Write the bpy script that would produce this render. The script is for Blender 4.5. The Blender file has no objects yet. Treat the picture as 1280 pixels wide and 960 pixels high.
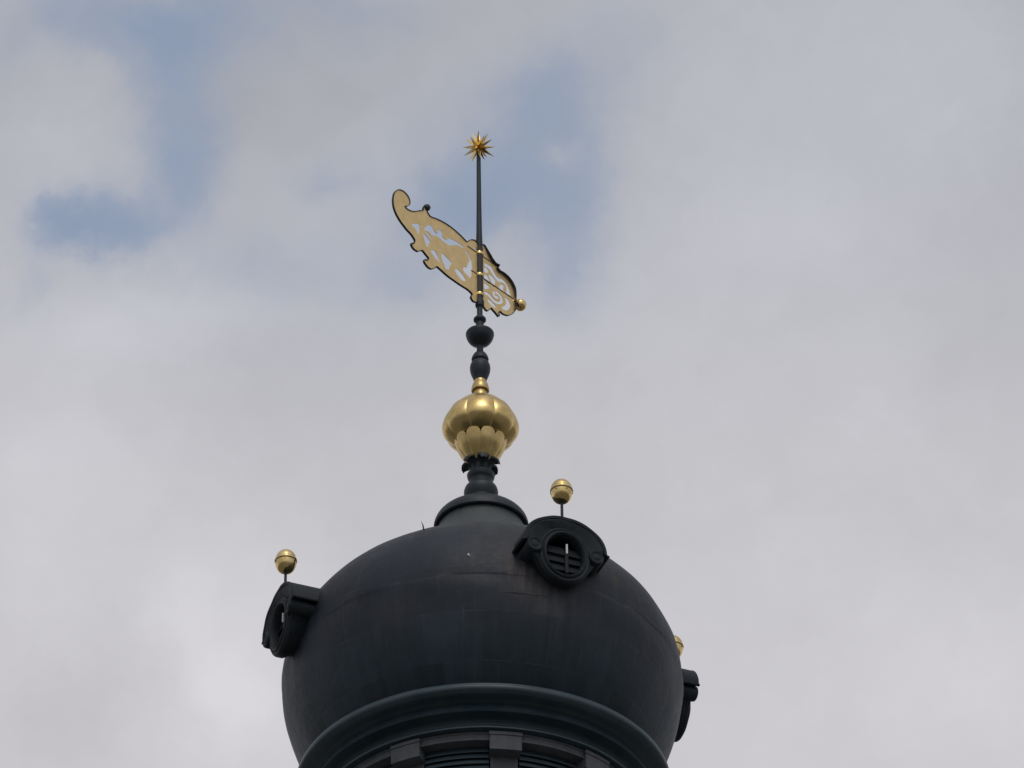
import bpy, bmesh, math, random
from mathutils import Vector, Matrix
random.seed(7)
PI = math.pi
scene = bpy.context.scene
COL = scene.collection

# ---------------------------------------------------------------- camera
ZE = 34.716                                   # height of the dome's widest line above the ground (m)
cam_d = bpy.data.cameras.new("camera")
cam_d.lens = 168.75
cam_d.sensor_width = 36.0
cam_d.clip_end = 20000
cam_o = bpy.data.objects.new("camera", cam_d)
COL.objects.link(cam_o)
R0 = Vector((0.9999529, -0.0009901, -0.0096543))
U0 = Vector((0.0071003, -0.6035256, 0.7973120))
F0 = Vector((0.0066161, 0.7973430, 0.6034902))
cam_o.matrix_world = Matrix(((R0.x, U0.x, -F0.x, 0.0),
                             (R0.y, U0.y, -F0.y, -50.03315),
                             (R0.z, U0.z, -F0.z, 1.6),
                             (0, 0, 0, 1)))
scene.camera = cam_o
vs = scene.view_settings
vs.view_transform = 'Standard'
vs.look = 'None'
vs.exposure = 0.0
vs.gamma = 1.0
vs.use_curve_mapping = False

# ---------------------------------------------------------------- sky: broken high overcast
SUN_EL, SUN_ROT = math.radians(55), math.radians(172)
world = bpy.data.worlds.new("World")
scene.world = world
world.use_nodes = True
wt = world.node_tree
wt.nodes.clear()


class NB:
    """tiny node-graph writer"""
    def __init__(self, tree):
        self.t = tree

    def new(self, typ, **kw):
        n = self.t.nodes.new(typ)
        for k, v in kw.items():
            setattr(n, k, v)
        return n

    def put(self, sock, v):
        if isinstance(v, bpy.types.NodeSocket):
            self.t.links.new(v, sock)
        else:
            sock.default_value = v

    def m(self, op, a, b=0.0, c=None, clamp=False):
        n = self.new('ShaderNodeMath', operation=op, use_clamp=clamp)
        self.put(n.inputs[0], a)
        self.put(n.inputs[1], b)
        if c is not None:
            self.put(n.inputs[2], c)
        return n.outputs[0]

    def dot(self, a, b):
        n = self.new('ShaderNodeVectorMath', operation='DOT_PRODUCT')
        self.put(n.inputs[0], a)
        self.put(n.inputs[1], b)
        return n.outputs['Value']

    def vm(self, op, a, b):
        n = self.new('ShaderNodeVectorMath', operation=op)
        self.put(n.inputs[0], a)
        self.put(n.inputs[1], b)
        return n.outputs[0]

    def noise(self, vec, scale, detail=4.0, rough=0.5, dist=0.0):
        n = self.new('ShaderNodeTexNoise')
        self.put(n.inputs['Vector'], vec)
        n.inputs['Scale'].default_value = scale
        n.inputs['Detail'].default_value = detail
        n.inputs['Roughness'].default_value = rough
        n.inputs['Distortion'].default_value = dist
        return n

    def mix(self, fac, a, b, blend='MIX'):
        n = self.new('ShaderNodeMix', data_type='RGBA', blend_type=blend)
        self.put(n.inputs[0], fac)
        for s, v in ((n.inputs[6], a), (n.inputs[7], b)):
            if isinstance(v, (tuple, list)):
                v = tuple(v) + ((1.0,) if len(v) == 3 else ())
            self.put(s, v)
        return n.outputs[2]

    def ramp(self, fac, stops):
        n = self.new('ShaderNodeValToRGB')
        el = n.color_ramp.elements
        el[0].position, el[0].color = stops[0][0], tuple(stops[0][1]) + (1,)
        el[1].position, el[1].color = stops[1][0], tuple(stops[1][1]) + (1,)
        for p, c in stops[2:]:
            e = el.new(p)
            e.color = tuple(c) + (1,)
        self.put(n.inputs[0], fac)
        return n.outputs[0]

    def smooth(self, v, lo, hi, a=0.0, b=1.0):
        n = self.new('ShaderNodeMapRange', interpolation_type='SMOOTHSTEP')
        self.put(n.inputs[0], v)
        n.inputs[1].default_value, n.inputs[2].default_value = lo, hi
        n.inputs[3].default_value, n.inputs[4].default_value = a, b
        return n.outputs[0]


b = NB(wt)
SKY = 0.1
sky = b.new('ShaderNodeTexSky', sky_type='NISHITA')
sky.sun_disc = False
sky.sun_elevation, sky.sun_rotation = SUN_EL, SUN_ROT
D = b.new('ShaderNodeTexCoord').outputs['Generated']
# clouds drift in direction space; a coarse and a fine warp make their edges ragged
wc = b.noise(D, 26.0, 3.0, 0.55).outputs['Color']
wf = b.noise(D, 85.0, 7.0, 0.60).outputs['Color']
w1 = b.vm('MULTIPLY', b.vm('SUBTRACT', wc, (0.5, 0.5, 0.5)), (0.014, 0.014, 0.014))
w2 = b.vm('MULTIPLY', b.vm('SUBTRACT', wf, (0.5, 0.5, 0.5)), (0.014, 0.014, 0.014))
DW = b.vm('ADD', D, b.vm('ADD', w1, w2))


def blob(px, py, sx, sy, rot=0.0, vec=None):
    """gaussian patch of sky: centre given in the photo's pixels, turned into a fixed direction of the sky"""
    c = (F0 + R0 * ((px - 640) / 6000) - U0 * ((py - 480) / 6000)).normalized()
    r = R0 * math.cos(rot) - U0 * math.sin(rot)
    u = R0 * math.sin(rot) + U0 * math.cos(rot)
    v = b.vm('SUBTRACT', vec if vec is not None else DW, tuple(c))
    a = b.m('DIVIDE', b.dot(v, tuple(r)), sx / 6000)
    e = b.m('DIVIDE', b.dot(v, tuple(u)), sy / 6000)
    f = b.m('DIVIDE', b.dot(v, tuple(F0)), max(sx, sy) / 6000)
    s = b.m('MULTIPLY_ADD', a, a, b.m('MULTIPLY_ADD', e, e, b.m('MULTIPLY', f, f)))
    return b.m('EXPONENT', b.m('MULTIPLY', s, -1.0))


def total(items, vec=None):
    acc = None
    for amp, *g in items:
        t = b.m('MULTIPLY', blob(*g, vec=vec), amp)
        acc = t if acc is None else b.m('ADD', acc, t)
    return acc


BLUE = [
    (0.75, 175, 25, 130, 50), (0.80, 220, 110, 62, 95), (0.85, 235, 210, 46, 60),
    (1.35, 132, 274, 72, 40), (0.60, 75, 285, 34, 30), (0.45, 35, 350, 24, 40),
    (0.95, 690, 125, 70, 66), (0.85, 620, 215, 105, 66), (0.75, 560, 262, 70, 66), (0.75, 705, 270, 60, 80),
    (0.50, 710, 350, 50, 45), (0.55, 510, 355, 80, 45), (0.50, 425, 230, 46, 30), (0.45, 450, 6, 100, 30),
    (0.40, 780, 60, 80, 60), (0.35, 340, 330, 100, 40), (0.34, 300, 40, 170, 60), (0.30, 60, 20, 60, 60), (0.18, 560, 120, 120, 50), (0.20, 330, 330, 300, 190), (0.15, 90, 110, 160, 120), (-0.55, 684, 182, 22, 15), (-0.35, 85, 140, 60, 70),
]
blue = total(BLUE)
fine = b.noise(DW, 120.0, 7.0, 0.62, 0.6).outputs['Fac']
wisp = b.noise(DW, 46.0, 6.0, 0.6, 0.8).outputs['Fac']
cover = b.noise(D, 9.0, 5.0, 0.55).outputs['Fac']            # the rest of the sky, out of the picture
ahead = b.smooth(b.dot(D, tuple(F0)), 0.955, 0.985)           # where the mapped patches lie
far = b.m('MULTIPLY', b.smooth(cover, 0.56, 0.72), b.m('SUBTRACT', 1.0, ahead))
ragged = b.m('ADD', blue, b.m('MULTIPLY', b.m('ADD', b.m('SUBTRACT', fine, 0.5), b.m('SUBTRACT', wisp, 0.5)), 0.55))
hole = b.m('ADD', b.m('MULTIPLY_ADD', b.smooth(ragged, 0.10, 1.25), 0.34, b.m('MULTIPLY', b.m('MAXIMUM', b.m('MULTIPLY', blue, b.m('MULTIPLY_ADD', wisp, 0.8, 0.75)), 0.0), 0.33)), far, clamp=True)
# cloud brightness: greyer high up, brighter lower down
lum = b.smooth(b.dot(D, tuple(U0)), -0.075, 0.085, 1.0, 0.0)
lit = total([(0.065, 285, 860, 60, 70), (0.05, 235, 750, 45, 60), (0.05, 230, 380, 110, 45), (0.03, 60, 560, 90, 70), (0.05, 330, 800, 140, 160), (0.07, 120, 430, 130, 60), (0.05, 60, 640, 110, 110), (-0.05, 560, 760, 150, 120),
             (0.035, 600, 400, 120, 60), (0.05, 1000, 300, 200, 200), (0.055, 1120, 70, 240, 130), (-0.03, 330, 130, 120, 70), (0.02, 90, 170, 90, 90), (-0.045, 90, 900, 110, 90), (-0.03, 400, 450, 150, 80), (-0.03, 330, 20, 200, 50), (0.04, 1200, 830, 160, 120)])
big = b.noise(DW, 30.0, 5.0, 0.55).outputs['Fac']
val = b.m('ADD', b.m('MULTIPLY_ADD', lum, 0.145, 0.450), b.m('ADD', lit, b.m('MULTIPLY_ADD', big, 0.095, -0.0475)))
val = b.m('ADD', val, b.m('MULTIPLY_ADD', fine, 0.03, -0.015))
# the veiled sun brightens the cloud round it (behind the photographer)
sv = Vector((math.sin(SUN_ROT) * math.cos(SUN_EL), math.cos(SUN_ROT) * math.cos(SUN_EL), math.sin(SUN_EL)))
glow = b.m('MULTIPLY', b.m('POWER', b.m('MAXIMUM', b.dot(D, tuple(sv)), 0.0), 7.0), 0.6)
# and a paler bank of it stands low behind the photographer
bank = b.m('MULTIPLY', b.m('POWER', b.m('MAXIMUM', b.dot(D, (0.10, -0.955, 0.28)), 0.0), 6.0), 0.22)
glow = b.m('ADD', glow, bank)
val = b.m('ADD', val, glow)
warm = b.mix(lum, (0.958, 0.982, 1.075), (1.0, 0.979, 1.022))
cloud = b.mix(1.0, warm, b.m('DIVIDE', val, SKY), 'MULTIPLY')
blue_air = b.mix(0.70, sky.outputs[0], (0.325 / SKY, 0.400 / SKY, 0.535 / SKY))   # thin veil in front of the open sky
col = b.mix(hole, cloud, blue_air)
bg = b.new('ShaderNodeBackground')
b.put(bg.inputs[0], col)
bg.inputs[1].default_value = SKY
b.put(b.new('ShaderNodeOutputWorld').inputs[0], bg.outputs[0])

# ---------------------------------------------------------------- sun behind thin cloud
sun_d = bpy.data.lights.new("sun", 'SUN')
sun_d.energy = 0.5
sun_d.angle = math.radians(18)
sun_d.color = (1.0, 0.95, 0.88)
sun_o = bpy.data.objects.new("sun", sun_d)
sun_o.rotation_euler = sv.to_track_quat('Z', 'Y').to_euler()
sun_o.location = (0, -30, 70)
COL.objects.link(sun_o)


# ---------------------------------------------------------------- materials
def mat(name, build):
    m = bpy.data.materials.new(name)
    m.use_nodes = True
    m.node_tree.nodes.clear()
    n = NB(m.node_tree)
    p = n.new('ShaderNodeBsdfPrincipled')
    o = n.new('ShaderNodeOutputMaterial')
    n.t.links.new(p.outputs[0], o.inputs[0])
    build(n, p)
    return m


def bump(n, p, h, strength, dist=0.01):
    bm = n.new('ShaderNodeBump')
    bm.inputs['Strength'].default_value = strength
    bm.inputs['Distance'].default_value = dist
    n.put(bm.inputs['Height'], h)
    n.put(p.inputs['Normal'], bm.outputs[0])


def m_dome(n, p):
    """old copper sheet laid in courses: every sheet a little different, streaked by rain"""
    uv = n.new('ShaderNodeTexCoord').outputs['UV']            # u: metres round the dome, v: metres up the curve
    ob = n.new('ShaderNodeTexCoord').outputs['Object']
    wob = n.vm('MULTIPLY', n.vm('SUBTRACT', n.noise(ob, 2.0, 2.0).outputs['Color'], (0.5, 0.5, 0.5)), (0.03, 0.03, 0.0))
    br = n.new('ShaderNodeTexBrick')
    n.put(br.inputs['Vector'], n.vm('ADD', uv, wob))
    br.offset = 0.5
    br.inputs['Color1'].default_value = (0, 0, 0, 1)
    br.inputs['Color2'].default_value = (1, 1, 1, 1)
    br.inputs['Mortar'].default_value = (0.5, 0.5, 0.5, 1)
    br.inputs['Scale'].default_value = 1.0
    br.inputs['Brick Width'].default_value = 0.44
    br.inputs['Row Height'].default_value = 0.62
    br.inputs['Mortar Size'].default_value = 0.006
    br.inputs['Mortar Smooth'].default_value = 0.6
    sheet = br.outputs['Color']
    seam = br.outputs['Fac']
    sv_ = n.vm('MULTIPLY', uv, (1.0, 0.10, 1.0))
    streak = n.noise(sv_, 7.0, 5.0, 0.6).outputs['Fac']
    cloudy = n.noise(ob, 1.1, 5.0, 0.6).outputs['Fac']
    fine_ = n.noise(ob, 14.0, 5.0, 0.65).outputs['Fac']
    base = n.ramp(n.m('ADD', n.m('MULTIPLY', cloudy, 0.75), n.m('MULTIPLY', fine_, 0.25)),
                  [(0.32, (0.008, 0.014, 0.021)), (0.66, (0.019, 0.022, 0.030)), (0.5, (0.012, 0.017, 0.025))])
    # greener, lighter tint low on the bulge and round the crown, browner metal between
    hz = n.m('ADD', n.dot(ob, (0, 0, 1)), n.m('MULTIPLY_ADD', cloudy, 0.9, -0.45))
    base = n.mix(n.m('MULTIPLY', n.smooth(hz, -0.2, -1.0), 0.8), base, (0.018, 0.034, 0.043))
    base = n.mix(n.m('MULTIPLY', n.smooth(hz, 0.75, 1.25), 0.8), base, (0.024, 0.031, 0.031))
    brown = n.m('MULTIPLY', n.smooth(streak, 0.50, 0.72), n.smooth(n.noise(ob, 0.8, 3.0).outputs['Fac'], 0.44, 0.60))
    base = n.mix(n.m('MULTIPLY', brown, 0.75), base, (0.044, 0.031, 0.027))
    # rusty run-off beside the front dormer
    dx = n.m('DIVIDE', n.m('SUBTRACT', n.dot(ob, (1, 0, 0)), 0.62), 0.30)
    dz = n.m('DIVIDE', n.m('SUBTRACT', n.dot(ob, (0, 0, 1)), 0.02), 0.34)
    spot = n.m('EXPONENT', n.m('MULTIPLY', n.m('MULTIPLY_ADD', dx, dx, n.m('MULTIPLY', dz, dz)), -1.0))
    base = n.mix(n.m('MULTIPLY', n.m('MULTIPLY', spot, n.smooth(streak, 0.30, 0.62)), 0.85, clamp=True), base, (0.088, 0.064, 0.058))
    # paler apron under it where water drips from the oculus
    ex = n.m('DIVIDE', n.m('SUBTRACT', n.dot(ob, (1, 0, 0)), 0.95), 0.24)
    ez = n.m('DIVIDE', n.m('SUBTRACT', n.dot(ob, (0, 0, 1)), -0.30), 0.22)
    drip = n.m('EXPONENT', n.m('MULTIPLY', n.m('MULTIPLY_ADD', ex, ex, n.m('MULTIPLY', ez, ez)), -1.0))
    base = n.mix(n.m('MULTIPLY', n.m('MULTIPLY', drip, n.smooth(streak, 0.36, 0.66)), 0.7, clamp=True), base, (0.060, 0.060, 0.060))
    # pale verdigris runs
    base = n.mix(n.m('MULTIPLY', n.smooth(n.noise(sv_, 13.0, 4.0, 0.6).outputs['Fac'], 0.58, 0.74), 0.45), base, (0.044, 0.050, 0.052))
    tone = n.m('MULTIPLY', n.m('MULTIPLY_ADD', sheet, 0.46, 0.77), n.m('MULTIPLY_ADD', streak, 1.1, 0.45))
    base = n.mix(1.0, base, tone, 'MULTIPLY')
    base = n.mix(n.m('MULTIPLY', n.m('MULTIPLY', seam, 0.55), n.smooth(n.noise(ob, 1.7, 2.0).outputs['Fac'], 0.40, 0.62)), base, (0.050, 0.053, 0.055))
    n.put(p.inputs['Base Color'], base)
    n.put(p.inputs['Roughness'], n.m('MULTIPLY_ADD', fine_, 0.26, n.m('MULTIPLY_ADD', streak, 0.16, 0.34)))
    p.inputs['Metallic'].default_value = 0.0
    p.inputs['Specular IOR Level'].default_value = 0.34
    h = n.m('ADD', n.m('MULTIPLY', n.noise(ob, 3.2, 4.0, 0.55).outputs['Fac'], 1.0), n.m('ADD', n.m('MULTIPLY', seam, 0.05), n.m('MULTIPLY', sheet, 0.14)))
    bump(n, p, h, 0.42, 0.025)


def paint(c0, c1, rough=0.5, spec=0.4, scale=6.0, b_=0.15):
    def f(n, p):
        ob = n.new('ShaderNodeTexCoord').outputs['Object']
        nz = n.noise(ob, scale, 6.0, 0.65).outputs['Fac']
        run = n.noise(n.vm('MULTIPLY', ob, (1.0, 1.0, 0.15)), scale * 2.2, 4.0, 0.6).outputs['Fac']
        k = n.m('ADD', n.m('MULTIPLY', nz, 0.6), n.m('MULTIPLY', run, 0.4))
        n.put(p.inputs['Base Color'], n.ramp(k, [(0.36, c0), (0.64, c1)]))
        n.put(p.inputs['Roughness'], n.m('MULTIPLY_ADD', nz, 0.3, rough - 0.15))
        p.inputs['Specular IOR Level'].default_value = spec
        bump(n, p, nz, b_, 0.01)
    return f


def gilt(c0, c1, r0, r1, metal=1.0):
    def f(n, p):
        ob = n.new('ShaderNodeTexCoord').outputs['Object']
        nz = n.noise(ob, 7.0, 5.0, 0.6).outputs['Fac']
        nf = n.noise(ob, 40.0, 3.0, 0.6).outputs['Fac']
        n.put(p.inputs['Base Color'], n.ramp(nz, [(0.36, c0), (0.66, c1)]))
        p.inputs['Metallic'].default_value = metal
        n.put(p.inputs['Roughness'], n.m('MULTIPLY_ADD', n.m('ADD', n.m('MULTIPLY', nz, 0.6), n.m('MULTIPLY', nf, 0.4)), r1 - r0, r0))
        bump(n, p, n.m('ADD', n.m('MULTIPLY', n.noise(ob, 5.0, 2.0).outputs['Fac'], 1.0), n.m('MULTIPLY', nf, 0.05)), 0.06, 0.03)
    return f


M = {
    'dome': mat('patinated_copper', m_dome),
    'collar': mat('weathered_lead', paint((0.044, 0.056, 0.056), (0.074, 0.083, 0.080), 0.55, 0.35, 4.0)),
    'cornice': mat('dark_green_copper', paint((0.016, 0.036, 0.044), (0.034, 0.056, 0.064), 0.40, 0.4, 3.0)),
    'drum': mat('greyed_timber', paint((0.056, 0.061, 0.065), (0.096, 0.099, 0.103), 0.65, 0.3, 5.0)),
    'louvre': mat('louvre_paint', paint((0.030, 0.052, 0.060), (0.046, 0.068, 0.076), 0.6, 0.3, 5.0)),
    'dormer': mat('dormer_copper', paint((0.011, 0.016, 0.020), (0.024, 0.029, 0.033), 0.62, 0.22, 5.0)),
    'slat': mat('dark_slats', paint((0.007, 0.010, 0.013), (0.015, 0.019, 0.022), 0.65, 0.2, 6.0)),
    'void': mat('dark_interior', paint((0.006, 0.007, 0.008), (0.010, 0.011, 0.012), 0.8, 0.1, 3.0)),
    'iron': mat('painted_iron', paint((0.008, 0.014, 0.018), (0.017, 0.025, 0.030), 0.50, 0.4, 9.0)),
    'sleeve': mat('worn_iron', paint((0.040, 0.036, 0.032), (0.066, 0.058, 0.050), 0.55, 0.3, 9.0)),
    'gold': mat('gilding', gilt((0.66, 0.46, 0.17), (0.84, 0.63, 0.29), 0.13, 0.30)),
    'bulbgold': mat('bulb_gilding', gilt((0.60, 0.42, 0.15), (0.82, 0.61, 0.27), 0.24, 0.44)),
    'leafgold': mat('dull_gilding', gilt((0.54, 0.39, 0.155), (0.70, 0.52, 0.23), 0.28, 0.46)),
    'plate': mat('gilded_sheet', gilt((0.78, 0.56, 0.26), (0.88, 0.66, 0.33), 0.40, 0.56, 0.8)),
    'white': mat('white_paint', paint((0.78, 0.78, 0.76), (0.84, 0.84, 0.82), 0.5, 0.3, 9.0, 0.05)),
    'stone': mat('tower_plaster', paint((0.30, 0.28, 0.24), (0.42, 0.40, 0.35), 0.8, 0.2, 0.8)),
    'ground': mat('town_ground', paint((0.15, 0.15, 0.145), (0.22, 0.215, 0.20), 0.85, 0.2, 0.05)),
}

# ---------------------------------------------------------------- mesh helpers (all profile numbers in cm)
def link(name, bm, m, parent=None, loc=None, sharp=40, smooth=True):
    me = bpy.data.meshes.new(name)
    bm.normal_update()
    bm.to_mesh(me)
    bm.free()
    for mm in (m if isinstance(m, (list, tuple)) else [m]):
        me.materials.append(mm)
    if smooth:
        me.polygons.foreach_set('use_smooth', [True] * len(me.polygons))
        me.set_sharp_from_angle(angle=math.radians(sharp))
    o = bpy.data.objects.new(name, me)
    COL.objects.link(o)
    if parent:
        o.parent = parent
    if loc:
        o.location = loc
    return o


def empty(name, loc, label, cat, group=None, rz=0.0):
    o = bpy.data.objects.new(name, None)
    o.empty_display_size = 0.3
    o.location = loc
    o.rotation_euler = (0, 0, rz)
    o['label'], o['category'] = label, cat
    if group:
        o['group'] = group
    COL.objects.link(o)
    return o


def lathe(bm, prof, seg=96, mod=None, cx=0.0, cy=0.0, closed=False):
    """turn (radius, z) in cm round the vertical axis; mod(theta, i, r) may bend the radius. UV in metres."""
    uvl = bm.loops.layers.uv.verify()
    arc = [0.0]
    for (r0, z0), (r1, z1) in zip(prof, prof[1:]):
        arc.append(arc[-1] + math.hypot(r1 - r0, z1 - z0) / 100)
    rings = []
    for i, (r, z) in enumerate(prof):
        if r < 1e-4:
            rings.append([bm.verts.new((cx / 100, cy / 100, z / 100))])
            continue
        row = []
        for k in range(seg):
            t = 2 * PI * k / seg
            q = mod(t, i, r) if mod else r
            row.append(bm.verts.new(((cx + q * math.sin(t)) / 100, (cy - q * math.cos(t)) / 100, z / 100)))
        rings.append(row)
    rmax = max(r for r, _ in prof) / 100
    pairs = list(range(len(prof) - 1))
    for i in pairs:
        A, B = rings[i], rings[i + 1]
        for k in range(seg):
            k2 = (k + 1) % seg
            us = (k, k + 1)
            if len(A) == 1 and len(B) == 1:
                continue
            if len(A) == 1:
                vs_, uv_ = [A[0], B[k2], B[k]], [(us[0], i), (us[1], i + 1), (us[0], i + 1)]
            elif len(B) == 1:
                vs_, uv_ = [A[k], A[k2], B[0]], [(us[0], i), (us[1], i), (us[0], i + 1)]
            else:
                vs_, uv_ = [A[k], A[k2], B[k2], B[k]], [(us[0], i), (us[1], i), (us[1], i + 1), (us[0], i + 1)]
            f = bm.faces.new(vs_)
            for lp, (uu, ii) in zip(f.loops, uv_):
                lp[uvl].uv = (uu / seg * 2 * PI * rmax, arc[ii])
    if closed:
        A, B = rings[-1], rings[0]
        for k in range(seg):
            k2 = (k + 1) % seg
            bm.faces.new([A[k], A[k2], B[k2], B[k]])
    return rings


def spline(pts, sub=6):
    """Catmull-Rom through (r, z) points, for soft turned profiles"""
    out = []
    n = len(pts)
    for i in range(n - 1):
        p0, p1, p2, p3 = pts[max(i - 1, 0)], pts[i], pts[i + 1], pts[min(i + 2, n - 1)]
        for s in range(sub):
            t = s / sub
            out.append(tuple(0.5 * (2 * p1[k] + (p2[k] - p0[k]) * t + (2 * p0[k] - 5 * p1[k] + 4 * p2[k] - p3[k]) * t * t
                                    + (3 * p1[k] - p0[k] - 3 * p2[k] + p3[k]) * t ** 3) for k in (0, 1)))
    out.append(pts[-1])
    return [(max(r, 0.0), z) for r, z in out]


def fixn(bm):
    bmesh.ops.recalc_face_normals(bm, faces=bm.faces)


def box(bm, x0, x1, y0, y1, z0, z1, mtx=None):
    c = [(x, y, z) for x in (x0, x1) for y in (y0, y1) for z in (z0, z1)]
    v = [bm.verts.new((Vector(p) * 0.01) if mtx is None else (mtx @ (Vector(p) * 0.01))) for p in c]
    for f in ((0, 1, 3, 2), (4, 6, 7, 5), (0, 4, 5, 1), (2, 3, 7, 6), (0, 2, 6, 4), (1, 5, 7, 3)):
        bm.faces.new([v[i] for i in f])
    return v


def tube(bm, a, c, r0, r1, seg=12):
    a, c = Vector(a) * 0.01, Vector(c) * 0.01
    q = (c - a).to_track_quat('Z', 'Y')
    A = [bm.verts.new(a + q @ Vector((math.cos(2 * PI * k / seg), math.sin(2 * PI * k / seg), 0)) * r0 * 0.01) for k in range(seg)]
    B = [bm.verts.new(c + q @ Vector((math.cos(2 * PI * k / seg), math.sin(2 * PI * k / seg), 0)) * r1 * 0.01) for k in range(seg)]
    for k in range(seg):
        bm.faces.new([A[k], A[(k + 1) % seg], B[(k + 1) % seg], B[k]])
    bm.faces.new(A[::-1])
    bm.faces.new(B)
    return A, B


def block_arc(bm, r0, r1, z0, z1, a0, a1, n=8):
    """a block bent round the axis between two azimuths (0 = towards -Y)"""
    def P(r, z, a):
        return bm.verts.new((r * math.sin(a) / 100, -r * math.cos(a) / 100, z / 100))
    rows = []
    for k in range(n + 1):
        a = a0 + (a1 - a0) * k / n
        rows.append([P(r1, z1, a), P(r1, z0, a), P(r0, z0, a), P(r0, z1, a)])
    for A, B in zip(rows, rows[1:]):
        for j in range(4):
            bm.faces.new([A[j], A[(j + 1) % 4], B[(j + 1) % 4], B[j]])
    bm.faces.new(rows[0])
    bm.faces.new(rows[-1][::-1])


from mathutils import noise as mnoise
def wobble(bm, amp, scale, seed=0.0):
    """dents and slack of hand-worked sheet: amp in cm, scale in 1/m"""
    for v in bm.verts:
        v.co += mnoise.noise_vector(v.co * scale + Vector((seed, seed * 0.7, 3.1))) * amp * 0.01

# ================================================================ ground
bm = bmesh.new()
bmesh.ops.create_grid(bm, x_segments=8, y_segments=8, size=3000)
g = link('ground', bm, M['ground'], smooth=False)
g['kind'] = 'structure'

# ================================================================ the tower
tower = empty('church_tower', (0, 0, 0), 'tower top with dark copper onion dome, moulded cornice and round dormer windows', 'tower')
TOP = (0, 0, ZE)

# dome: flattened globe, swelling widest at z = 0
def dome_r(z):
    if z >= 0:
        return 250 * max(0.0, 1 - (min(z, 176) / 176) ** 2.1) ** (1 / 2.1)
    return 250 * (1 - (z / 230) ** 2) ** 0.5

prof = [(dome_r(-156), -156)]
N = 56
for i in range(N + 1):
    a = i / N
    z = -156 + 156 * math.sin(a * PI / 2)
    prof.append((dome_r(z), z))
for i in range(1, N + 1):
    z = 176 * math.sin(i / N * math.radians(76))
    prof.append((dome_r(z), z))
# a lapped course joint stands slightly proud of the sheets
lap = []
for (r, z) in prof[1:]:
    lap.append((r, z))
bm = bmesh.new()
lathe(bm, lap, 192, mod=lambda t, i, r: r * (1 + 0.0016 * math.sin(7 * t + i * 0.21) + 0.0012 * math.sin(17 * t - i * 0.13)))
fixn(bm)
wobble(bm, 0.8, 1.6)
wobble(bm, 0.35, 4.5)
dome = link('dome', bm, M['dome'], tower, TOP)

# lapped seams: short raised edges of some courses
bm = bmesh.new()
def seam(z, a0, a1, w=1.6, h=0.9):
    n = max(6, int(abs(a1 - a0) / math.radians(2)))
    rows = []
    for k in range(n + 1):
        a = a0 + (a1 - a0) * k / n
        q = []
        for dz, dr in ((w, -0.5), (w * 0.3, h), (-w, h), (-w, -0.5)):
            r = dome_r(z + dz) + dr
            q.append(bm.verts.new((r * math.sin(a) / 100, -r * math.cos(a) / 100, (z + dz) / 100)))
        rows.append(q)
    for A, B in zip(rows, rows[1:]):
        for j in range(3):
            bm.faces.new([A[j], A[j + 1], B[j + 1], B[j]])
    bm.faces.new(rows[0])
    bm.faces.new(rows[-1])
seam(-24, math.radians(-7), math.radians(19), 1.3, 0.3)
def vseam(az, z0, z1, w=0.9, h=0.9):
    rows = []
    for k in range(13):
        z = z0 + (z1 - z0) * k / 12
        q = []
        for dw, dr in ((-w, -0.5), (-w * 0.5, h), (w * 0.5, h), (w, -0.5)):
            r = dome_r(z) + dr
            a = math.radians(az) + dw / r
            q.append(bm.verts.new((r * math.sin(a) / 100, -r * math.cos(a) / 100, z / 100)))
        rows.append(q)
    for A, B in zip(rows, rows[1:]):
        for j in range(3):
            bm.faces.new([A[j], A[j + 1], B[j + 1], B[j]])
    bm.faces.new(rows[0])
    bm.faces.new(rows[-1])
for az, z0, z1 in ((13.5, -60, -24), (19, -24, -2), (26, -90, -36)):
    vseam(az, z0, z1, 0.7, 0.2)
fixn(bm)
link('sheet_seams', bm, M['dome'], tower, TOP)

# collar on the dome's crown: skirt, then an umbrella cap
bm = bmesh.new()
lathe(bm, spline([(126, 146), (108, 158), (93, 174), (80, 194), (69, 212), (62, 225), (57.2, 236), (54.5, 246)], 6), 96)
fixn(bm)
link('collar_skirt', bm, M['collar'], tower, TOP)
bm = bmesh.new()
capp = [(50, 243.4), (54, 243), (59.5, 242.6), (61, 244)]
capp += [(19 + 42 * math.cos(t) ** 0.9, 245 + 27 * math.sin(t)) for t in [PI / 2 * k / 14 for k in range(15)][1:]]
capp += [(19, 272), (19, 284)]
lathe(bm, capp, 96)
fixn(bm)
link('collar_cap', bm, M['iron'], tower, TOP)

# cornice under the dome: roll, hollow, fillet, fascia, lip
bm = bmesh.new()
lathe(bm, [(186, -146), (222, -143.5), (229.5, -144), (230.6, -145.2)] + spline([(230.4, -146.5), (231.8, -150), (230.8, -154), (226.8, -157)], 4)
      + spline([(221.5, -157.4), (215.5, -158.4), (210.5, -160.6)], 4) + [(209.0, -161.4), (213.2, -170.8), (211.6, -172.4)]
      + [(202, -172.8)] + spline([(196.5, -174.6), (193.4, -179), (194.6, -184.6), (200.0, -187.8)], 4) + [(203.2, -188.2), (203.2, -190.2), (199.5, -191), (186, -191.2)], 192)
fixn(bm)
wobble(bm, 0.35, 2.5)
link('cornice', bm, M['cornice'], tower, TOP)

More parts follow.
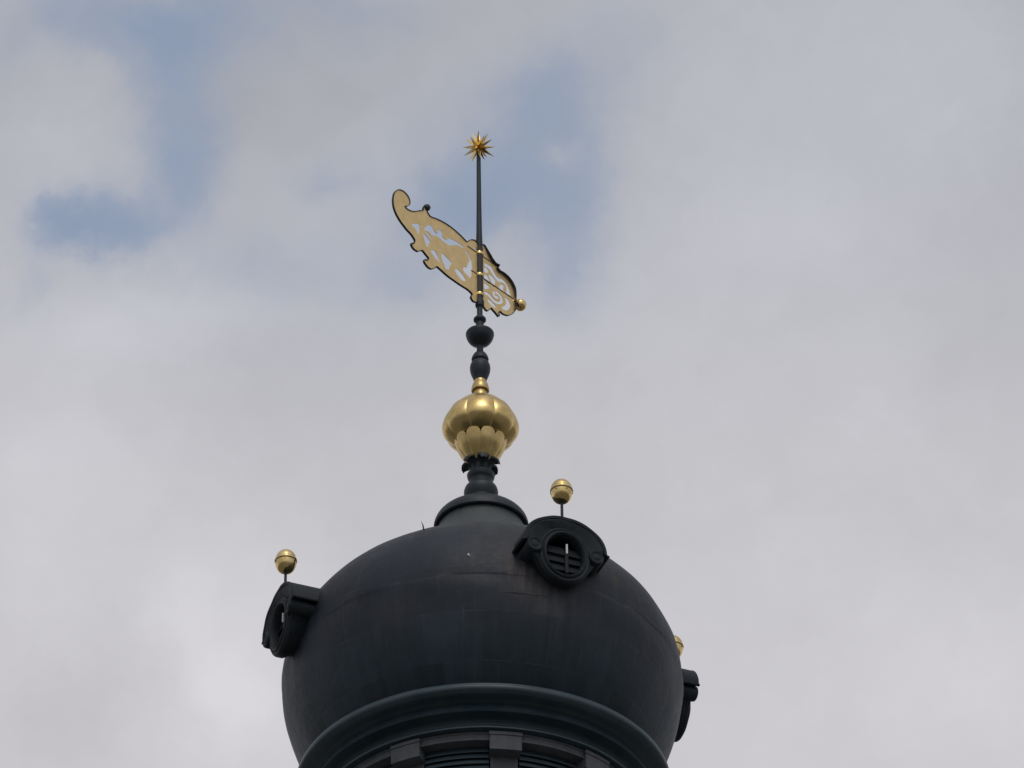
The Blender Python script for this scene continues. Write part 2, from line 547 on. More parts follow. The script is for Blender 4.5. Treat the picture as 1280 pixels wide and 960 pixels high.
# frieze ring below the lip, drum core behind the louvres
bm = bmesh.new()
lathe(bm, [(184, -191.6), (195.5, -191.8), (195.5, -193.6), (194.2, -194.4), (194.2, -200.6), (195.5, -201.4), (195.5, -203), (164, -203.2)], 192)
fixn(bm)
link('frieze', bm, M['drum'], tower, TOP)
bm = bmesh.new()
lathe(bm, [(158, -150), (158, -420)], 96)
fixn(bm)
link('drum_core', bm, M['void'], tower, TOP)
bm = bmesh.new()
lathe(bm, [(158, -388), (190, -390), (196, -396), (196, -404), (206, -410), (214, -424), (214, -432), (150, -434)], 128)
fixn(bm)
link('sill_course', bm, M['cornice'], tower, TOP)
# plain shaft down to the ground, below the picture
bm = bmesh.new()
rows = [(260, -520), (300, -560), (330, -640), (330, -ZE * 100)]
lathe(bm, [(150, -430), (215, -450), (240, -490)] + rows, 8)
fixn(bm)
link('shaft', bm, M['stone'], tower, TOP, smooth=False)

NP = 10
for k in range(NP):
    az = math.radians(8 + 36 * k)
    hw = 18.5 / 190
    bm = bmesh.new()
    block_arc(bm, 160, 181, -388, -217.3, az - hw * 0.94, az + hw * 0.94, 4)
    pl = link('pilaster', bm, M['drum'], tower, TOP, 30, False)
    bm = bmesh.new()
    block_arc(bm, 160, 199.4, -197.0, -192.4, az - hw * 1.03, az + hw * 1.03, 4)
    block_arc(bm, 160, 198.3, -217.0, -197.2, az - hw, az + hw, 4)
    fixn(bm)
    cp = link('capital', bm, M['drum'], pl, None, 30, False)
    # louvred bay to the right of this pilaster
    bm = bmesh.new()
    b0, b1 = az + hw * 1.04, az + math.radians(36) - hw * 1.04
    z = -203.6
    while z > -386:
        n = 10
        rows = []
        for j in range(n + 1):
            a = b0 + (b1 - b0) * j / n
            row = []
            for r, zz in ((183, z - 8.6), (183.4, z - 7.6), (178, z + 1.2), (176, z - 1.2)):
                row.append(bm.verts.new((r * math.sin(a) / 100, -r * math.cos(a) / 100, zz / 100)))
            rows.append(row)
        for A, B in zip(rows, rows[1:]):
            for q in range(4):
                bm.faces.new([A[q], A[(q + 1) % 4], B[(q + 1) % 4], B[q]])
        bm.faces.new(rows[0])
        bm.faces.new(rows[-1])
        z -= 8.0
    fixn(bm)
    link('louvre_panel', bm, M['louvre'], tower, TOP, 30, False)

# little things fixed to the dome
bm = bmesh.new()
a, r, z = math.radians(-20.6), 188, 108
def on(az, rr, zz):
    return (rr * math.sin(az), -rr * math.cos(az), zz)
tube(bm, on(a, dome_r(z) - 3, z - 2), on(a, dome_r(z) + 1.5, z + 6), 1.1, 0.8, 8)
tube(bm, on(a, dome_r(z) + 1.5, z + 5.8), on(a - 0.012, dome_r(z) + 0.5, z + 13), 0.7, 0.25, 8)
fixn(bm)
link('conductor_hook', bm, M['iron'], tower, TOP)
bm = bmesh.new()
z = 28.5; a = math.radians(-3.44)
tube(bm, on(a, dome_r(z) - 1, z), on(a - 0.004, dome_r(z) + 1.6, z + 1.2), 1.5, 1.3, 10)
fixn(bm)
nail = link('roof_nail', bm, M['white'], tower, TOP)

# ---------------------------------------------------------------- dormers (three show; local X = right, -Y = outwards, Z = up)
FACE = 268
def loop_pts(n, f):
    return [f(2 * PI * k / n) for k in range(n)]

def ring_mesh(bm, sections):
    """sections: list of loops of equal length [(x, y, z) cm]; faces between neighbouring loops"""
    L = [[bm.verts.new(Vector(p) * 0.01) for p in s] for s in sections]
    for A, B in zip(L, L[1:]):
        n = len(A)
        for k in range(n):
            bm.faces.new([A[k], A[(k + 1) % n], B[(k + 1) % n], B[k]])
    return L

def outer(t, gx=1.0, grow=0.0):
    c, s = math.cos(t), math.sin(t)
    if s >= 0:
        return ((49.5 + grow) * c, 8 + (39.5 + grow) * s ** 0.92)
    return ((49.5 - 11 * min(1, -s * 2.2) + grow) * c, 8 + (49 + grow) * s)

def oval(t, rx, rz):
    return (rx * math.cos(t), rz * math.sin(t))

def build_dormer():
    NL = 72
    bm = bmesh.new()
    def splay(g, hi, lo):
        """the face is splayed inwards under the hood and flat below it"""
        out = []
        for k in range(NL):
            t = 2 * PI * k / NL
            up = min(1.0, max(0.0, math.sin(t) * 4 + 0.6))
            p = outer(t, 1, g * up - 1.5 * (1 - up) * (g < 0))
            out.append((p[0], -(FACE + lo + (hi - lo) * up), p[1]))
        return out
    S = lambda f, w: [(p[0], -w, p[1]) for p in loop_pts(NL, f)]
    ring_mesh(bm, [S(lambda t: tuple(q * 0.8 for q in outer(t)), 150), S(lambda t: outer(t, 1, -4), FACE - 16), S(outer, FACE - 9), splay(0.6, 4.2, -1.5), splay(-1.2, 4.4, 0), splay(-10.5, -0.6, 0),
                   S(lambda t: oval(t, 25, 32), FACE), S(lambda t: oval(t, 25, 32), FACE - 20)])
    fixn(bm)
    wobble(bm, 0.8, 5.0, 5.0)
    body = link('dormer', bm, M['dormer'], None, None, 35)
    # dark room behind
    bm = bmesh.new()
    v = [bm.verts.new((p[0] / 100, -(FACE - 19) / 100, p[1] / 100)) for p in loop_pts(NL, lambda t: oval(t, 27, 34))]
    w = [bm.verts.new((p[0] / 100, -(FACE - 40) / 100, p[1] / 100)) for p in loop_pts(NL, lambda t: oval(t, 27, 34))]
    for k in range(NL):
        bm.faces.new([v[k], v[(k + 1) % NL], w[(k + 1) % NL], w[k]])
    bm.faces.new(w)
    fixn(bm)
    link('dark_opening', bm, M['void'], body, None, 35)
    # moulded oculus frame
    bm = bmesh.new()
    secs = []
    for off, d in ((9.5, -2), (9.2, 1.2), (8, 2.4), (6.4, 2.4), (5.4, 1.4), (4.2, 1.4), (3.2, 3.8), (1.4, 4.4), (0.2, 3.2), (-0.8, 0), (-1.2, -8)):
        secs.append([(p[0], -(FACE + d), p[1]) for p in loop_pts(NL, lambda t: (oval(t, 24.5 + off, 29.6 + off)[0], oval(t, 24.5 + off, 29.6 + off)[1] - 1.4))])
    ring_mesh(bm, secs)
    fixn(bm)
    wobble(bm, 0.7, 6.0, 8.0)
    link('oculus_frame', bm, M['dormer'], body, None, 50)
    # louvre boards in the lower three quarters
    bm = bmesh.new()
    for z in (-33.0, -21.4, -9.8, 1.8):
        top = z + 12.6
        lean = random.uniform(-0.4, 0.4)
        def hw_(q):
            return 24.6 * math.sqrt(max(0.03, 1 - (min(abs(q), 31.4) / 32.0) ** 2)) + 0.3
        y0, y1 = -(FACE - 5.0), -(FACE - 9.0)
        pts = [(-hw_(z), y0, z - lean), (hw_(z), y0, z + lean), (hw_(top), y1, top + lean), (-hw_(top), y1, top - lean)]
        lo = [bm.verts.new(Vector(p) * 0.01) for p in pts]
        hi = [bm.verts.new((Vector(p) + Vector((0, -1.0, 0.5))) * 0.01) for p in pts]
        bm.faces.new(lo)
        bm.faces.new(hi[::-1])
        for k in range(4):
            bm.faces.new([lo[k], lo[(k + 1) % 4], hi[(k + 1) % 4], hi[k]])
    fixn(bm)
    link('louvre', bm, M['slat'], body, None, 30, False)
    bm = bmesh.new()
    box(bm, 2.0, 6.0, -(FACE - 2.5), -(FACE - 5), -24, 2)
    fixn(bm)
    link('mullion', bm, M['dormer'], body, None, 30, False)
    bm = bmesh.new()
    box(bm, 2.8, 5.0, -(FACE - 0.6), -(FACE - 3), 3, 17)
    bmesh.ops.bevel(bm, geom=bm.edges[:], offset=0.004, segments=2, affect='EDGES')
    fixn(bm)
    rod = link('white_bar', bm, M['white'], body, None, 30)
    rod['label'] = 'short white upright bar in the opening'
    # hood: bent sheet with lips at its ends, running back into the dome
    bm = bmesh.new()
    NA = 40
    out_, in_ = [], []
    for k in range(NA + 1):
        t = PI * k / NA
        out_.append((53.5 * math.cos(t), 10 + 42 * math.sin(t) ** 0.92))
        in_.append((50.0 * math.cos(t), 10 + 38.5 * math.sin(t) ** 0.92))
    out_ = [(57.5, 8.2), (55.5, 8.6)] + out_ + [(-55.5, 8.6), (-57.5, 8.2)]
    in_ = [(57.0, 6.6), (54.0, 6.4)] + in_ + [(-54.0, 6.4), (-57.0, 6.6)]
    secs = []
    for w_, kx in ((140, 1.0), (FACE + 3.5, 1.0), (FACE + 5.0, 0.99)):
        secs.append([(x * kx, -w_, zz) for x, zz in out_] + [(x, -w_, zz) for x, zz in in_[::-1]])
    L = ring_mesh(bm, secs)
    n2 = len(out_)
    A = L[-1]
    for k in range(n2 - 1):
        bm.faces.new([A[k], A[k + 1], A[2 * n2 - 2 - k], A[2 * n2 - 1 - k]])
    # rolled front edge
    for k in range(n2 - 1):
        (x0, z0), (x1, z1) = out_[k], out_[k + 1]
        tube(bm, (x0 * 0.985, -(FACE + 4.0), z0 - 0.8), (x1 * 0.985, -(FACE + 4.0), z1 - 0.8), 1.4, 1.4, 8)
    fixn(bm)
    wobble(bm, 0.9, 5.0, 2.0)
    link('hood', bm, M['dormer'], body, None, 35)
    # scroll rolls under both ends of the hood
    for s in (-1, 1):
        bm = bmesh.new()
        cx, cz = 40.5 * s, 3.0
        secs = []
        for w_, r in ((150, 10.2), (FACE + 2, 10.2), (FACE + 5.0, 9.6), (FACE + 6.0, 8.4), (FACE + 5.8, 7.4), (FACE + 5.0, 6.6), (FACE + 4.9, 4.2), (FACE + 5.6, 3.6), (FACE + 6.0, 1.6)):
            secs.append([(cx + r * math.cos(2 * PI * k / 28), -w_, cz + r * math.sin(2 * PI * k / 28)) for k in range(28)])
        L = ring_mesh(bm, secs)
        bm.faces.new(L[-1])
        fixn(bm)
        link('scroll', bm, M['dormer'], body, None, 35)
    return body

def copy_tree(o, parent):
    c = o.copy()
    COL.objects.link(c)
    c.parent = parent
    for ch in list(o.children):
        copy_tree(ch, c)
    return c

DAZ = [22.0, -68.0, 112.0]
dormer = build_dormer()
dormer.parent = tower
DZ = ZE + 0.28
for i, az in enumerate(DAZ):
    d = dormer if i == 0 else copy_tree(dormer, tower)
    d.location = (0, 0, DZ)
    d.rotation_euler = (0, 0, math.radians(az))

# ---------------------------------------------------------------- gilded ball finials, one on each dormer
def build_ball(label):
    root = empty('ball_finial', (0, 0, 0), label, 'finial', 'gilded ball finials on the dormers')
    bm = bmesh.new()
    tube(bm, (0, 0, -50), (0, 0, -15), 1.9, 1.7, 14)
    lathe(bm, [(0, -17.6), (2.6, -17.4), (2.9, -16.4), (2.2, -15.6)], 20)
    fixn(bm)
    link('rod', bm, M['iron'], root)
    bm = bmesh.new()
    lathe(bm, [(0.0, -17.0)] + [(13.5 * math.cos(t) ** 0.66, -17.0 * (-math.sin(t)) ** 1.12) for t in [-PI / 2 + PI / 2 * k / 16 for k in range(1, 16)]] + [(13.5, 0.0), (12.6, 1.2), (0, 1.2)], 64)
    fixn(bm)
    low = link('lower_shell', bm, M['gold'], root)
    for k in range(6):
        t = 2 * PI * (k + 0.1) / 6
        p = Vector((math.sin(t), -math.cos(t), 0))
        bm = bmesh.new()
        tube(bm, p * 12.6 + Vector((0, 0, -4.0)), p * 13.9 + Vector((0, 0, -4.0)), 0.8, 0.6, 8)
        fixn(bm)
        link('rivet', bm, M['sleeve'], low)
    bm = bmesh.new()
    lathe(bm, [(12.7, 0.3), (14.0, -0.7), (14.25, 0.1), (14.1, 1.2), (13.7, 1.9)] + [(13.5 * math.cos(t), 0.4 + 15.6 * math.sin(t)) for t in [PI / 2 * k / 16 for k in range(2, 16)]] + [(0, 16.0)], 64)
    fixn(bm)
    link('upper_shell', bm, M['gold'], root)
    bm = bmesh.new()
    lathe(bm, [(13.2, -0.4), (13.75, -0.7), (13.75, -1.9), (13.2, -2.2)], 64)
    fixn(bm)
    link('lip_shadow_band', bm, M['sleeve'], low)  # dark ring standing in for the shadow under the upper shell's lip
    return root

LB = ['gilded ball on thin rod above the front dormer, close below the big gold bulb',
      'gilded ball on thin rod above the dormer jutting from the left dome edge',
      'gilded ball half hidden behind the edge of the dome']
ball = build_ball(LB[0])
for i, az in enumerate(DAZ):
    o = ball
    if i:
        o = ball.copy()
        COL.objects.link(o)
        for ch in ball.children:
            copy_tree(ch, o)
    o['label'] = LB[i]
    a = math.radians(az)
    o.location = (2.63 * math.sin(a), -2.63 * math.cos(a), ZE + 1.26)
    o.rotation_euler = (0, 0, a)

# ================================================================ the finial: baluster, gilded bulb, urn, pole and star
fin = empty('spire_finial', (0, 0, ZE + 2.80), 'tall dark finial with lobed gold bulb, urn, slim pole and spiky gold star', 'finial')
FZ = 280
def fpart(name, prof, m, seg=72, mod=None, parent=None, sharp=32):
    bm = bmesh.new()
    lathe(bm, [(r, z - FZ) for r, z in prof], seg, mod)
    fixn(bm)
    return link(name, bm, M[m], parent or fin, None, sharp)

fpart('lower_baluster', [(19.5, 280), (20.6, 284), (20.6, 287.5), (19.6, 289)] + spline([(20.4, 291), (21.8, 296), (22.0, 301.5), (20.0, 307.5), (15.4, 311.5)], 5)
      + [(14.2, 313)] + spline([(14.2, 314.5), (14.8, 318.5), (16.8, 322), (17.6, 325)], 4) + [(18.0, 326.5), (18.0, 328), (17.0, 329)] + spline([(15.4, 331), (13.8, 336), (13.2, 342), (13.2, 356)], 4), 'iron')

def leaf_bm(az):
    bm = bmesh.new()
    n, rows = 12, []
    for i in range(n + 1):
        t = i / n
        r = 12.5 + 15.0 * t - 2.0 * max(0, t - 0.85) / 0.15
        z = 343 + 7.0 * math.sin(t * PI * 0.7) - 5.0 * t ** 3
        w = 8.6 * (1 - 0.25 * t) * (1 - max(0, t - 0.72) ** 2 * 8.5) + 0.6 * math.sin(t * 14)
        row = []
        for j in range(7):
            s = j / 3 - 1
            curl = 1.8 * s * s * (1 - t)
            a = az + s * max(w, 0.4) / max(r, 8)
            row.append(Vector((r * math.sin(a), -r * math.cos(a), z - FZ + curl - 1.6 * abs(s) * t)) * 0.01)
        rows.append(row)
    T = [[bm.verts.new(p) for p in row] for row in rows]
    B = [[bm.verts.new(p - Vector((0, 0, 0.028))) for p in row] for row in rows]
    for i in range(n):
        for j in range(6):
            bm.faces.new([T[i][j], T[i][j + 1], T[i + 1][j + 1], T[i + 1][j]])
            bm.faces.new([B[i][j], B[i + 1][j], B[i + 1][j + 1], B[i][j + 1]])
        for j in (0, 6):
            bm.faces.new([T[i][j], T[i + 1][j], B[i + 1][j], B[i][j]])
    for i in (0, n):
        for j in range(6):
            bm.faces.new([T[i][j], T[i][j + 1], B[i][j + 1], B[i][j]])
    fixn(bm)
    return bm
for k in range(6):
    link('leaf', leaf_bm(math.radians(70 + 60 * k)), M['iron'], fin, None, 50)

# the lobed bulb
RB = 49.2
ZB = 402.7
def fade(z):
    u = (z - ZB) / 54.0
    return max(0.0, 1 - max(0.0, (u - 0.60) / 0.10)) if u > 0 else 1.0
bp = [(12, 374), (22, 379)]
bp += [(RB * (1 - t ** 2.1) ** (1 / 2.1), ZB - 26.5 * t) for t in [0.84 - 0.84 * k / 18 for k in range(19)]]
bp += [(RB * (1 - t ** 1.72) ** (1 / 1.72), ZB + 51 * t) for t in [0.945 * k / 60 for k in range(1, 61)]]
bp += [(9.5, ZB + 51.5), (9.4, ZB + 54)]
def lobes(t, i, r):
    z = bp[i][1]
    f = abs(math.cos(4 * (t - math.radians(0.5))))
    top = 26.5 - 5.5 * (1 - f ** 0.6)                     # each lobe ends in a rounded shoulder
    k = min(1.0, max(0.0, (top - (z - ZB)) / 3.0))
    k = k * k * (3 - 2 * k)
    return r * (0.965 + k * (0.050 - 0.080 * (1 - f ** 0.36)))
bulb = fpart('gold_bulb', bp, 'bulbgold', 320, lobes, None, 60)
# ten-petalled cup holding it
cp_ = [(15.5, 345), (17.5, 347), (20.5, 352.5), (25, 359), (28.6, 365), (31.2, 371), (32.6, 377), (33.8, 381.0), (34.2, 383.0), (33.0, 383.8), (30.5, 378)]
bm = bmesh.new()
uvl = None
SEG = 200
rows = []
for i, (r, z) in enumerate(cp_):
    row = []
    for k in range(SEG):
        t = 2 * PI * k / SEG
        f = abs(math.cos(5 * (t - math.radians(18))))         # petals centred 18, 54 ... degrees
        q = r * (0.925 + 0.075 * f ** 0.38)
        h = (z - 345) / 37.0
        zz = z - 7.5 * (1 - f ** 0.45) * max(0, h) ** 2.5
        row.append(bm.verts.new((q * math.sin(t) / 100, -q * math.cos(t) / 100, (zz - FZ) / 100)))
    rows.append(row)
for A, B in zip(rows, rows[1:]):
    for k in range(SEG):
        bm.faces.new([A[k], A[(k + 1) % SEG], B[(k + 1) % SEG], B[k]])
fixn(bm)
link('petal_cup', bm, M['leafgold'], bulb, None, 60)

fpart('gold_neck', [(9.0, 446), (9.0, 458), (8.4, 464.5), (11.4, 463.4), (11.9, 464.6), (11.5, 468.5), (10.0, 474.6), (8.4, 477.2), (8.0, 481)], 'leafgold', 48)
fpart('vase', [(8.0, 480)] + spline([(8.4, 481), (9.4, 484.5), (12.4, 493), (13.5, 500.5), (12.7, 506.5), (10.4, 511.5), (8.2, 513)], 5)
      + [(10.9, 513.4), (11.4, 515.8)] + spline([(10.7, 519), (8.6, 523.5), (5.4, 527.5), (4.4, 530)], 4), 'iron', 56)
fpart('urn', [(4.3, 529), (4.3, 537.5), (5.4, 538.8)] + spline([(8.0, 540.3), (12.8, 544), (16.4, 549), (18.3, 554.5), (18.7, 558.0), (17.8, 560.0)], 5)
      + [(9.0, 562), (6, 563.5), (5.0, 567.5), (5.2, 577)] + spline([(6.2, 578), (8.1, 580.2), (8.2, 583.2), (6.0, 586), (4.0, 589)], 4) + [(3.8, 590), (3.8, 603)]
      + [(5.6, 604), (6.0, 606), (6.0, 613), (5.2, 615), (4.6, 616)], 'iron', 56)
fpart('pole', [(4.2, 615), (4.2, 704), (4.6, 706), (4.5, 712), (3.9, 730), (3.3, 780), (2.8, 870), (2.8, 878)], 'iron', 24)
# spiky star
bm = bmesh.new()
c = Vector((0, 0, 879 - FZ))
ph = (1 + 5 ** 0.5) / 2
dirs = [Vector((x, y, z)) for x in (-1, 0, 1) for y in (-1, 0, 1) for z in (-1, 0, 1) if x or y or z]
rotm = Matrix.Rotation(0.9, 3, 'Z') @ Matrix.Rotation(0.55, 3, 'X') @ Matrix.Rotation(0.2, 3, 'Y')
core = bmesh.ops.create_icosphere(bm, subdivisions=2, radius=0.062)
for v in core['verts']:
    v.co += c * 0.01
for d in dirs:
    d = (rotm @ d).normalized()
    q = d.to_track_quat('Z', 'Y')
    L_ = random.uniform(21.5, 27.0)
    base = [bm.verts.new((c + q @ Vector((3.3 * math.cos(PI / 2 * k + 0.4), 3.3 * math.sin(PI / 2 * k + 0.4), 4.6))) * 0.01) for k in range(4)]
    tip = bm.verts.new((c + d * L_) * 0.01)
    for k in range(4):
        bm.faces.new([base[k], base[(k + 1) % 4], tip])
fixn(bm)
st = link('star', bm, M['gold'], fin, None, 10, False)

# ================================================================ the weathervane, turned 48 degrees to the picture
vane = empty('weathervane', (0, 0, ZE + 6.12), 'gilded openwork weathervane plate pivoting on the pole, with scrolled tail and ball nose', 'weathervane',
             rz=math.radians(48))
VZ = 612
# plate outline and its openings: (along the vane, height) in cm
VANE_OUTLINE = [(-157.2, 708.6), (-149.5, 710.7), (-141.7, 708.6), (-137.2, 702.8), (-137.4, 695.9), (-141.6, 690.4), (-146.4, 687.5), (-142.6, 685.1), (-135.8,
685.8), (-128.1, 689.0), (-118.4, 696.2), (-110.6, 701.5), (-110.3, 706.2), (-107.7, 711.7), (-101.9, 716.4), (-98.0, 714.9), (-99.4, 709.3), (-103.3,
704.3), (-97.0, 699.2), (-85.3, 702.4), (-69.6, 704.9), (-53.9, 704.9), (-38.2, 702.3), (-25.2, 698.4), (-22.4, 701.9), (-16.4, 707.5), (-9.4, 710.6),
(-4.1, 708.6), (-0.9, 707.1), (8.1, 713.5), (14.4, 706.4), (19.5, 699.7), (18.7, 700.8), (22.6, 696.3), (29.9, 692.6), (36.5, 693.6), (33.8, 688.0),
(37.1, 684.8), (45.1, 685.5), (54.4, 684.1), (62.4, 679.6), (67.6, 672.4), (69.5, 662.1), (69.3, 651.8), (69.9, 644.2), (68.4, 635.5), (63.0, 627.3),
(54.9, 620.7), (45.6, 617.9), (39.0, 619.1), (36.9, 614.0), (38.2, 610.8), (36.2, 608.5), (30.3, 611.3), (24.4, 613.5), (21.8, 614.3), (15.1, 605.4),
(10.5, 605.5), (7.9, 607.4), (0.7, 610.2), (-3.7, 612.4), (-8.2, 606.9), (-13.6, 605.3), (-17.7, 609.6), (-15.0, 616.1), (-23.4, 618.9), (-40.5,
618.3), (-62.0, 618.9), (-69.8, 620.1), (-84.3, 622.5), (-88.2, 617.7), (-95.0, 612.1), (-101.8, 611.5), (-107.6, 614.8), (-108.9, 618.2), (-106.2,
621.3), (-102.7, 621.3), (-99.8, 626.9), (-106.6, 630.5), (-111.5, 633.0), (-116.3, 630.7), (-121.1, 626.1), (-128.8, 625.8), (-133.6, 629.7),
(-132.9, 632.8), (-129.4, 633.5), (-126.9, 638.7), (-126.9, 642.0), (-132.7, 647.0), (-143.3, 650.8), (-154.9, 657.4), (-162.7, 664.6), (-167.5,
673.5), (-168.9, 684.5), (-167.1, 695.8), (-162.9, 703.8)]
VANE_HOLES = [[(-132.7, 665.2), (-118.1, 673.9), (-118.1, 664.6), (-119.4, 657.2), (-121.6, 657.1), (-124.3, 661.7), (-129.6, 663.2)], [(-108.3, 670.4), (-104.8,
677.2), (-99.4, 683.1), (-94.1, 685.5), (-91.4, 682.8), (-88.7, 679.7), (-84.2, 678.1), (-82.0, 679.4), (-83.5, 681.3), (-81.1, 685.0), (-76.2,
688.4), (-73.9, 687.0), (-73.5, 681.0), (-69.9, 678.4), (-63.6, 679.0), (-61.4, 682.7), (-54.6, 686.3), (-54.0, 686.1), (-44.1, 687.3), (-32.3,
687.0), (-33.9, 684.0), (-44.2, 682.9), (-51.1, 678.5), (-59.9, 672.9), (-67.2, 672.2), (-72.6, 672.9), (-78.9, 673.9), (-86.0, 673.5), (-92.3,
670.6), (-96.7, 672.6), (-100.3, 672.8), (-103.9, 671.5)], [(-105.6, 667.7), (-101.2, 669.2), (-94.0, 664.1), (-95.4, 662.2), (-100.3, 664.3)],
[(-110.1, 662.0), (-107.4, 663.2), (-101.2, 660.7), (-97.6, 658.1), (-95.8, 655.3), (-99.8, 652.8), (-101.1, 646.0), (-103.8, 645.5), (-106.5, 649.8),
(-108.7, 656.2)], [(-95.4, 642.5), (-88.2, 647.2), (-82.4, 642.2), (-78.5, 634.4), (-82.4, 633.8), (-88.2, 636.2), (-93.1, 638.4)], [(-73.6, 651.6),
(-67.8, 650.0), (-55.1, 646.4), (-59.0, 638.2), (-61.0, 631.2), (-66.8, 629.4), (-69.7, 635.3), (-74.6, 642.6)], [(-49.2, 636.4), (-43.0, 641.9),
(-34.6, 639.0), (-27.7, 633.5), (-30.5, 629.4), (-36.1, 628.6), (-43.0, 631.7)], [(-28.1, 682.4), (-24.6, 682.7), (-20.5, 677.3), (-16.3, 672.5),
(-15.0, 662.5), (-17.2, 645.6), (-19.3, 641.3), (-23.5, 643.1), (-30.4, 645.0), (-32.5, 649.2), (-29.7, 654.5), (-26.9, 653.7), (-24.1, 658.3),
(-22.0, 665.6), (-19.1, 669.7), (-21.9, 675.3), (-26.1, 680.0)], [(-9.1, 697.9), (-6.0, 699.1), (-6.8, 692.6), (-8.9, 692.0)], [(10.5, 683.5), (15.8,
684.3), (23.8, 684.5), (27.7, 679.9), (33.0, 675.0), (39.6, 673.8), (46.3, 676.0), (54.3, 672.6), (58.8, 665.1), (60.1, 657.8), (57.4, 655.1), (53.4,
656.2), (54.8, 665.0), (51.6, 671.1), (44.9, 671.8), (36.9, 668.8), (31.6, 670.3), (26.4, 674.0), (21.1, 678.9), (14.5, 680.1), (10.5, 678.9)], [(9.4,
673.7), (13.8, 677.4), (16.8, 675.2), (14.4, 670.4), (10.4, 668.7)], [(9.8, 661.5), (14.3, 665.3), (18.3, 660.8), (20.8, 654.9), (15.6, 654.7), (10.3,
653.8)], [(18.3, 667.6), (23.7, 669.6), (30.9, 666.4), (29.2, 659.2), (28.5, 654.8), (25.5, 655.9), (22.9, 661.2)], [(40.8, 663.7), (47.5, 667.6),
(46.1, 661.1), (48.8, 658.1), (44.7, 655.8), (39.4, 657.2)], [(9.6, 648.3), (15.5, 649.0), (19.5, 647.7), (11.5, 641.0), (9.5, 641.0)], [(10.1,
634.0), (16.7, 636.1), (23.3, 634.3), (28.5, 631.7), (35.2, 632.1), (40.2, 634.7), (42.1, 638.4), (41.0, 643.2), (36.6, 645.6), (32.0, 646.1), (34.7,
648.8), (39.3, 648.3), (43.9, 645.1), (45.2, 639.0), (41.8, 633.5), (34.5, 629.2), (27.2, 628.4), (21.3, 631.1), (15.3, 632.9), (10.1, 631.6)],
[(26.7, 644.2), (30.3, 646.5), (29.3, 641.2), (32.6, 640.5), (37.3, 641.8), (34.6, 638.0), (29.9, 637.2), (27.0, 638.9)], [(50.6, 648.4), (56.6,
647.9), (59.9, 643.0), (59.1, 636.9), (53.7, 629.3), (47.0, 627.1), (43.7, 628.0), (49.8, 632.6), (53.2, 639.1), (52.6, 644.4)], [(15.9, 623.8),
(20.6, 626.0), (27.1, 624.1), (31.7, 622.5), (28.7, 619.9), (21.8, 620.2)]]
def curve_plate(name, loops, depth, m, parent, bevel=0.0):
    cu = bpy.data.curves.new(name + '_outline', 'CURVE')
    cu.dimensions = '2D'
    cu.fill_mode = 'BOTH'
    cu.extrude = depth / 200
    for L in loops:
        sp = cu.splines.new('POLY')
        sp.points.add(len(L) - 1)
        for p, (x, z) in zip(sp.points, L):
            p.co = (x / 100, (z - VZ) / 100, 0, 1)
        sp.use_cyclic_u = True
    tmp = bpy.data.objects.new('outline', cu)
    COL.objects.link(tmp)
    dg = bpy.context.evaluated_depsgraph_get()
    me = bpy.data.meshes.new_from_object(tmp.evaluated_get(dg))
    bpy.data.objects.remove(tmp)
    bpy.data.curves.remove(cu)
    bm = bmesh.new()
    bm.from_mesh(me)
    bpy.data.meshes.remove(me)
    for v in bm.verts:
        v.co = Vector((v.co.x, -v.co.z, v.co.y))
    bmesh.ops.remove_doubles(bm, verts=bm.verts, dist=1e-5)
    fixn(bm)
    return bm

def soften(L, sub):
    n = len(L)
    out = []
    for i in range(n):
        p0, p1, p2, p3 = L[i - 1], L[i], L[(i + 1) % n], L[(i + 2) % n]
        for s in range(sub):
            t = s / sub
            # centripetal enough for these short spans: damp the tangents
            q = []
            for k in (0, 1):
                m1, m2 = (p2[k] - p0[k]) * 0.34, (p3[k] - p1[k]) * 0.34
                h = math.hypot(p2[0] - p1[0], p2[1] - p1[1])
                l1 = math.hypot(p2[0] - p0[0], p2[1] - p0[1]) * 0.34 + 1e-6
                l2 = math.hypot(p3[0] - p1[0], p3[1] - p1[1]) * 0.34 + 1e-6
                m1 *= min(1, h / l1)
                m2 *= min(1, h / l2)
                q.append((2 * t ** 3 - 3 * t * t + 1) * p1[k] + (t ** 3 - 2 * t * t + t) * m1 + (-2 * t ** 3 + 3 * t * t) * p2[k] + (t ** 3 - t * t) * m2)
            out.append(tuple(q))
    return out

def grow(L, d):
    n = len(L)
    ar = sum(L[i - 1][0] * L[i][1] - L[i][0] * L[i - 1][1] for i in range(n))
    s = 1 if ar > 0 else -1
    out = []
    for i in range(n):
        (xa, za), (xb, zb) = L[i - 1], L[(i + 1) % n]
        l = math.hypot(xb - xa, zb - za) + 1e-9
        out.append((L[i][0] + s * d * (zb - za) / l, L[i][1] - s * d * (xb - xa) / l))
    return out

OUT = soften(VANE_OUTLINE, 3)
bm = curve_plate('plate', [OUT] + [grow(soften(h, 2), 0.95 if h[0][0] > 5 else 0.35) for h in VANE_HOLES], 0.7, 'plate', vane)
plate = link('vane_plate', bm, M['plate'], vane, None, 30, False)
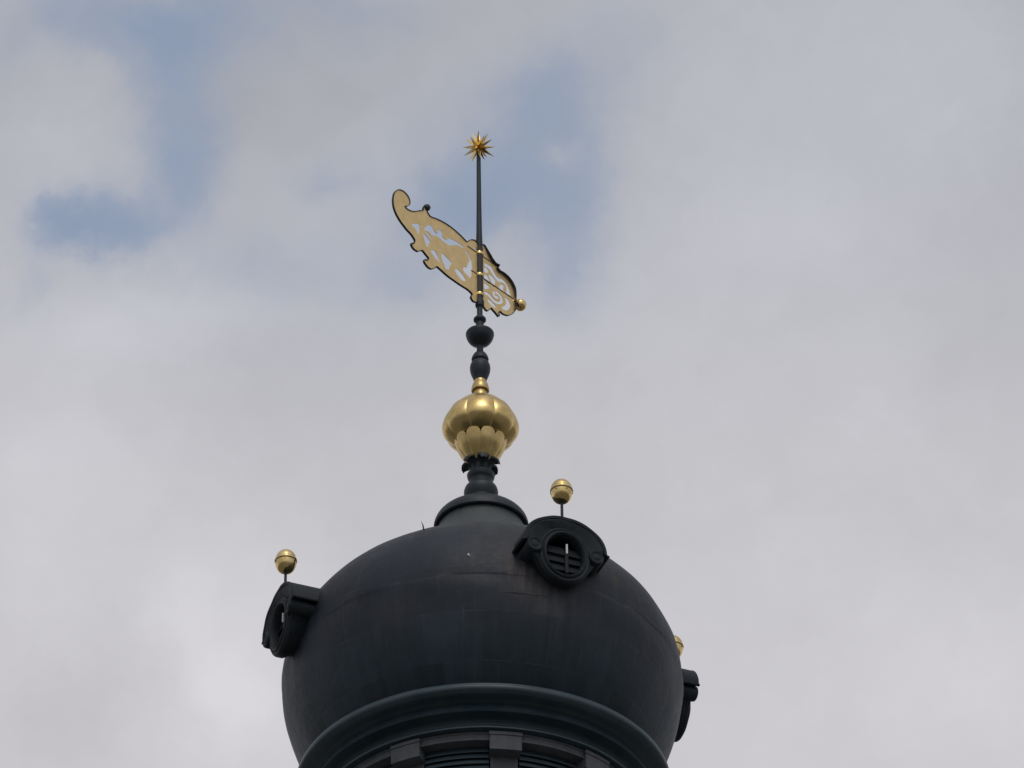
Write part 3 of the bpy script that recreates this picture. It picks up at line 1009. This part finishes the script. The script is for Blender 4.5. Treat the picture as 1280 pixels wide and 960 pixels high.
# dark iron rim standing proud on both faces all round the plate
bm = bmesh.new()
n = len(OUT)
nrm = []
for i in range(n):
    (xa, za), (xb, zb) = OUT[i - 1], OUT[(i + 1) % n]
    l = math.hypot(xb - xa, zb - za) + 1e-9
    nrm.append(((zb - za) / l, -(xb - xa) / l))
area = sum(OUT[i - 1][0] * OUT[i][1] - OUT[i][0] * OUT[i - 1][1] for i in range(n))
sg = 1 if area > 0 else -1
rows = []
for (x, z), (nx, nz) in zip(OUT, nrm):
    o1, i1 = (x + sg * nx * 0.6, z + sg * nz * 0.6), (x - sg * nx * 0.15, z - sg * nz * 0.15)
    up = max(0.0, sg * nz)                                   # the band is deepest along the head's upper curve
    d = 1.5 + (3.0 * min(1.0, up * 1.3 + max(0, sg * nx) * 0.7) * min(1, max(0, x - 6) / 14) if z > 636 else 0.0)
    rows.append([bm.verts.new((p[0] / 100, y / 100, (p[1] - VZ) / 100)) for p, y in ((o1, -d), (o1, d), (i1, d), (i1, -d))])
for i in range(n):
    A, B = rows[i - 1], rows[i]
    for j in range(4):
        f = bm.faces.new([A[j], A[(j + 1) % 4], B[(j + 1) % 4], B[j]])
        f.material_index = 1 if j == 2 else 0                # the inner side of the band is a lighter grey-brown
fixn(bm)
rim = link('rim', bm, [M['iron'], M['sleeve']], plate, None, 40, False)
rim['label'] = 'dark edge band round the gilded plate'
# stay bars through the plate at the height of the straps
for zc, x0, x1 in ((692.6, -24, 34), (655.8, -16, 72)):
    bm = bmesh.new()
    box(bm, x0, x1, -1.0, 1.0, zc - VZ - 0.5, zc - VZ + 0.5)
    fixn(bm)
    link('stay_bar', bm, M['sleeve'], vane, None, 30, False)
# sleeve that turns on the pole, and its gilded straps
bm = bmesh.new()
lathe(bm, [(4.25, 615.6 - VZ), (5.0, 615.6 - VZ), (5.0, 703 - VZ), (4.25, 703 - VZ)], 28, closed=True)
fixn(bm)
link('sleeve', bm, M['sleeve'], vane)
for zc in (692.6, 655.8, 623.3):
    bm = bmesh.new()
    lathe(bm, [(5.05, zc - 2.2 - VZ), (5.7, zc - 2.0 - VZ), (6.1, zc - VZ), (5.7, zc + 2.0 - VZ), (5.05, zc + 2.2 - VZ)], 32)
    fixn(bm)
    link('strap', bm, M['gold'], vane)
# ball on the nose
bm = bmesh.new()
tube(bm, (68, 0, 655.0 - VZ), (76, 0, 654.0 - VZ), 2.2, 2.8, 14)
lathe(bm, [(0.0, 653.6 - 8.6 - VZ)] + [(8.3 * math.cos(t), 653.6 - VZ + 8.6 * math.sin(t)) for t in [-PI / 2 + PI * k / 24 for k in range(1, 24)]] + [(0.0, 653.6 + 8.6 - VZ)], 40, cx=81.4)
fixn(bm)
link('nose_ball', bm, M['gold'], vane)
# little knob on the tail's upper edge
bm = bmesh.new()
lathe(bm, [(0.0, 710.5 - 5.0 - VZ)] + [(4.6 * math.cos(t), 710.5 - VZ + 5.0 * math.sin(t)) for t in [-PI / 2 + PI * k / 16 for k in range(1, 16)]] + [(0.0, 710.5 + 5.0 - VZ)], 24, cx=-103.8)
fixn(bm)
link('tail_knob', bm, M['iron'], vane)
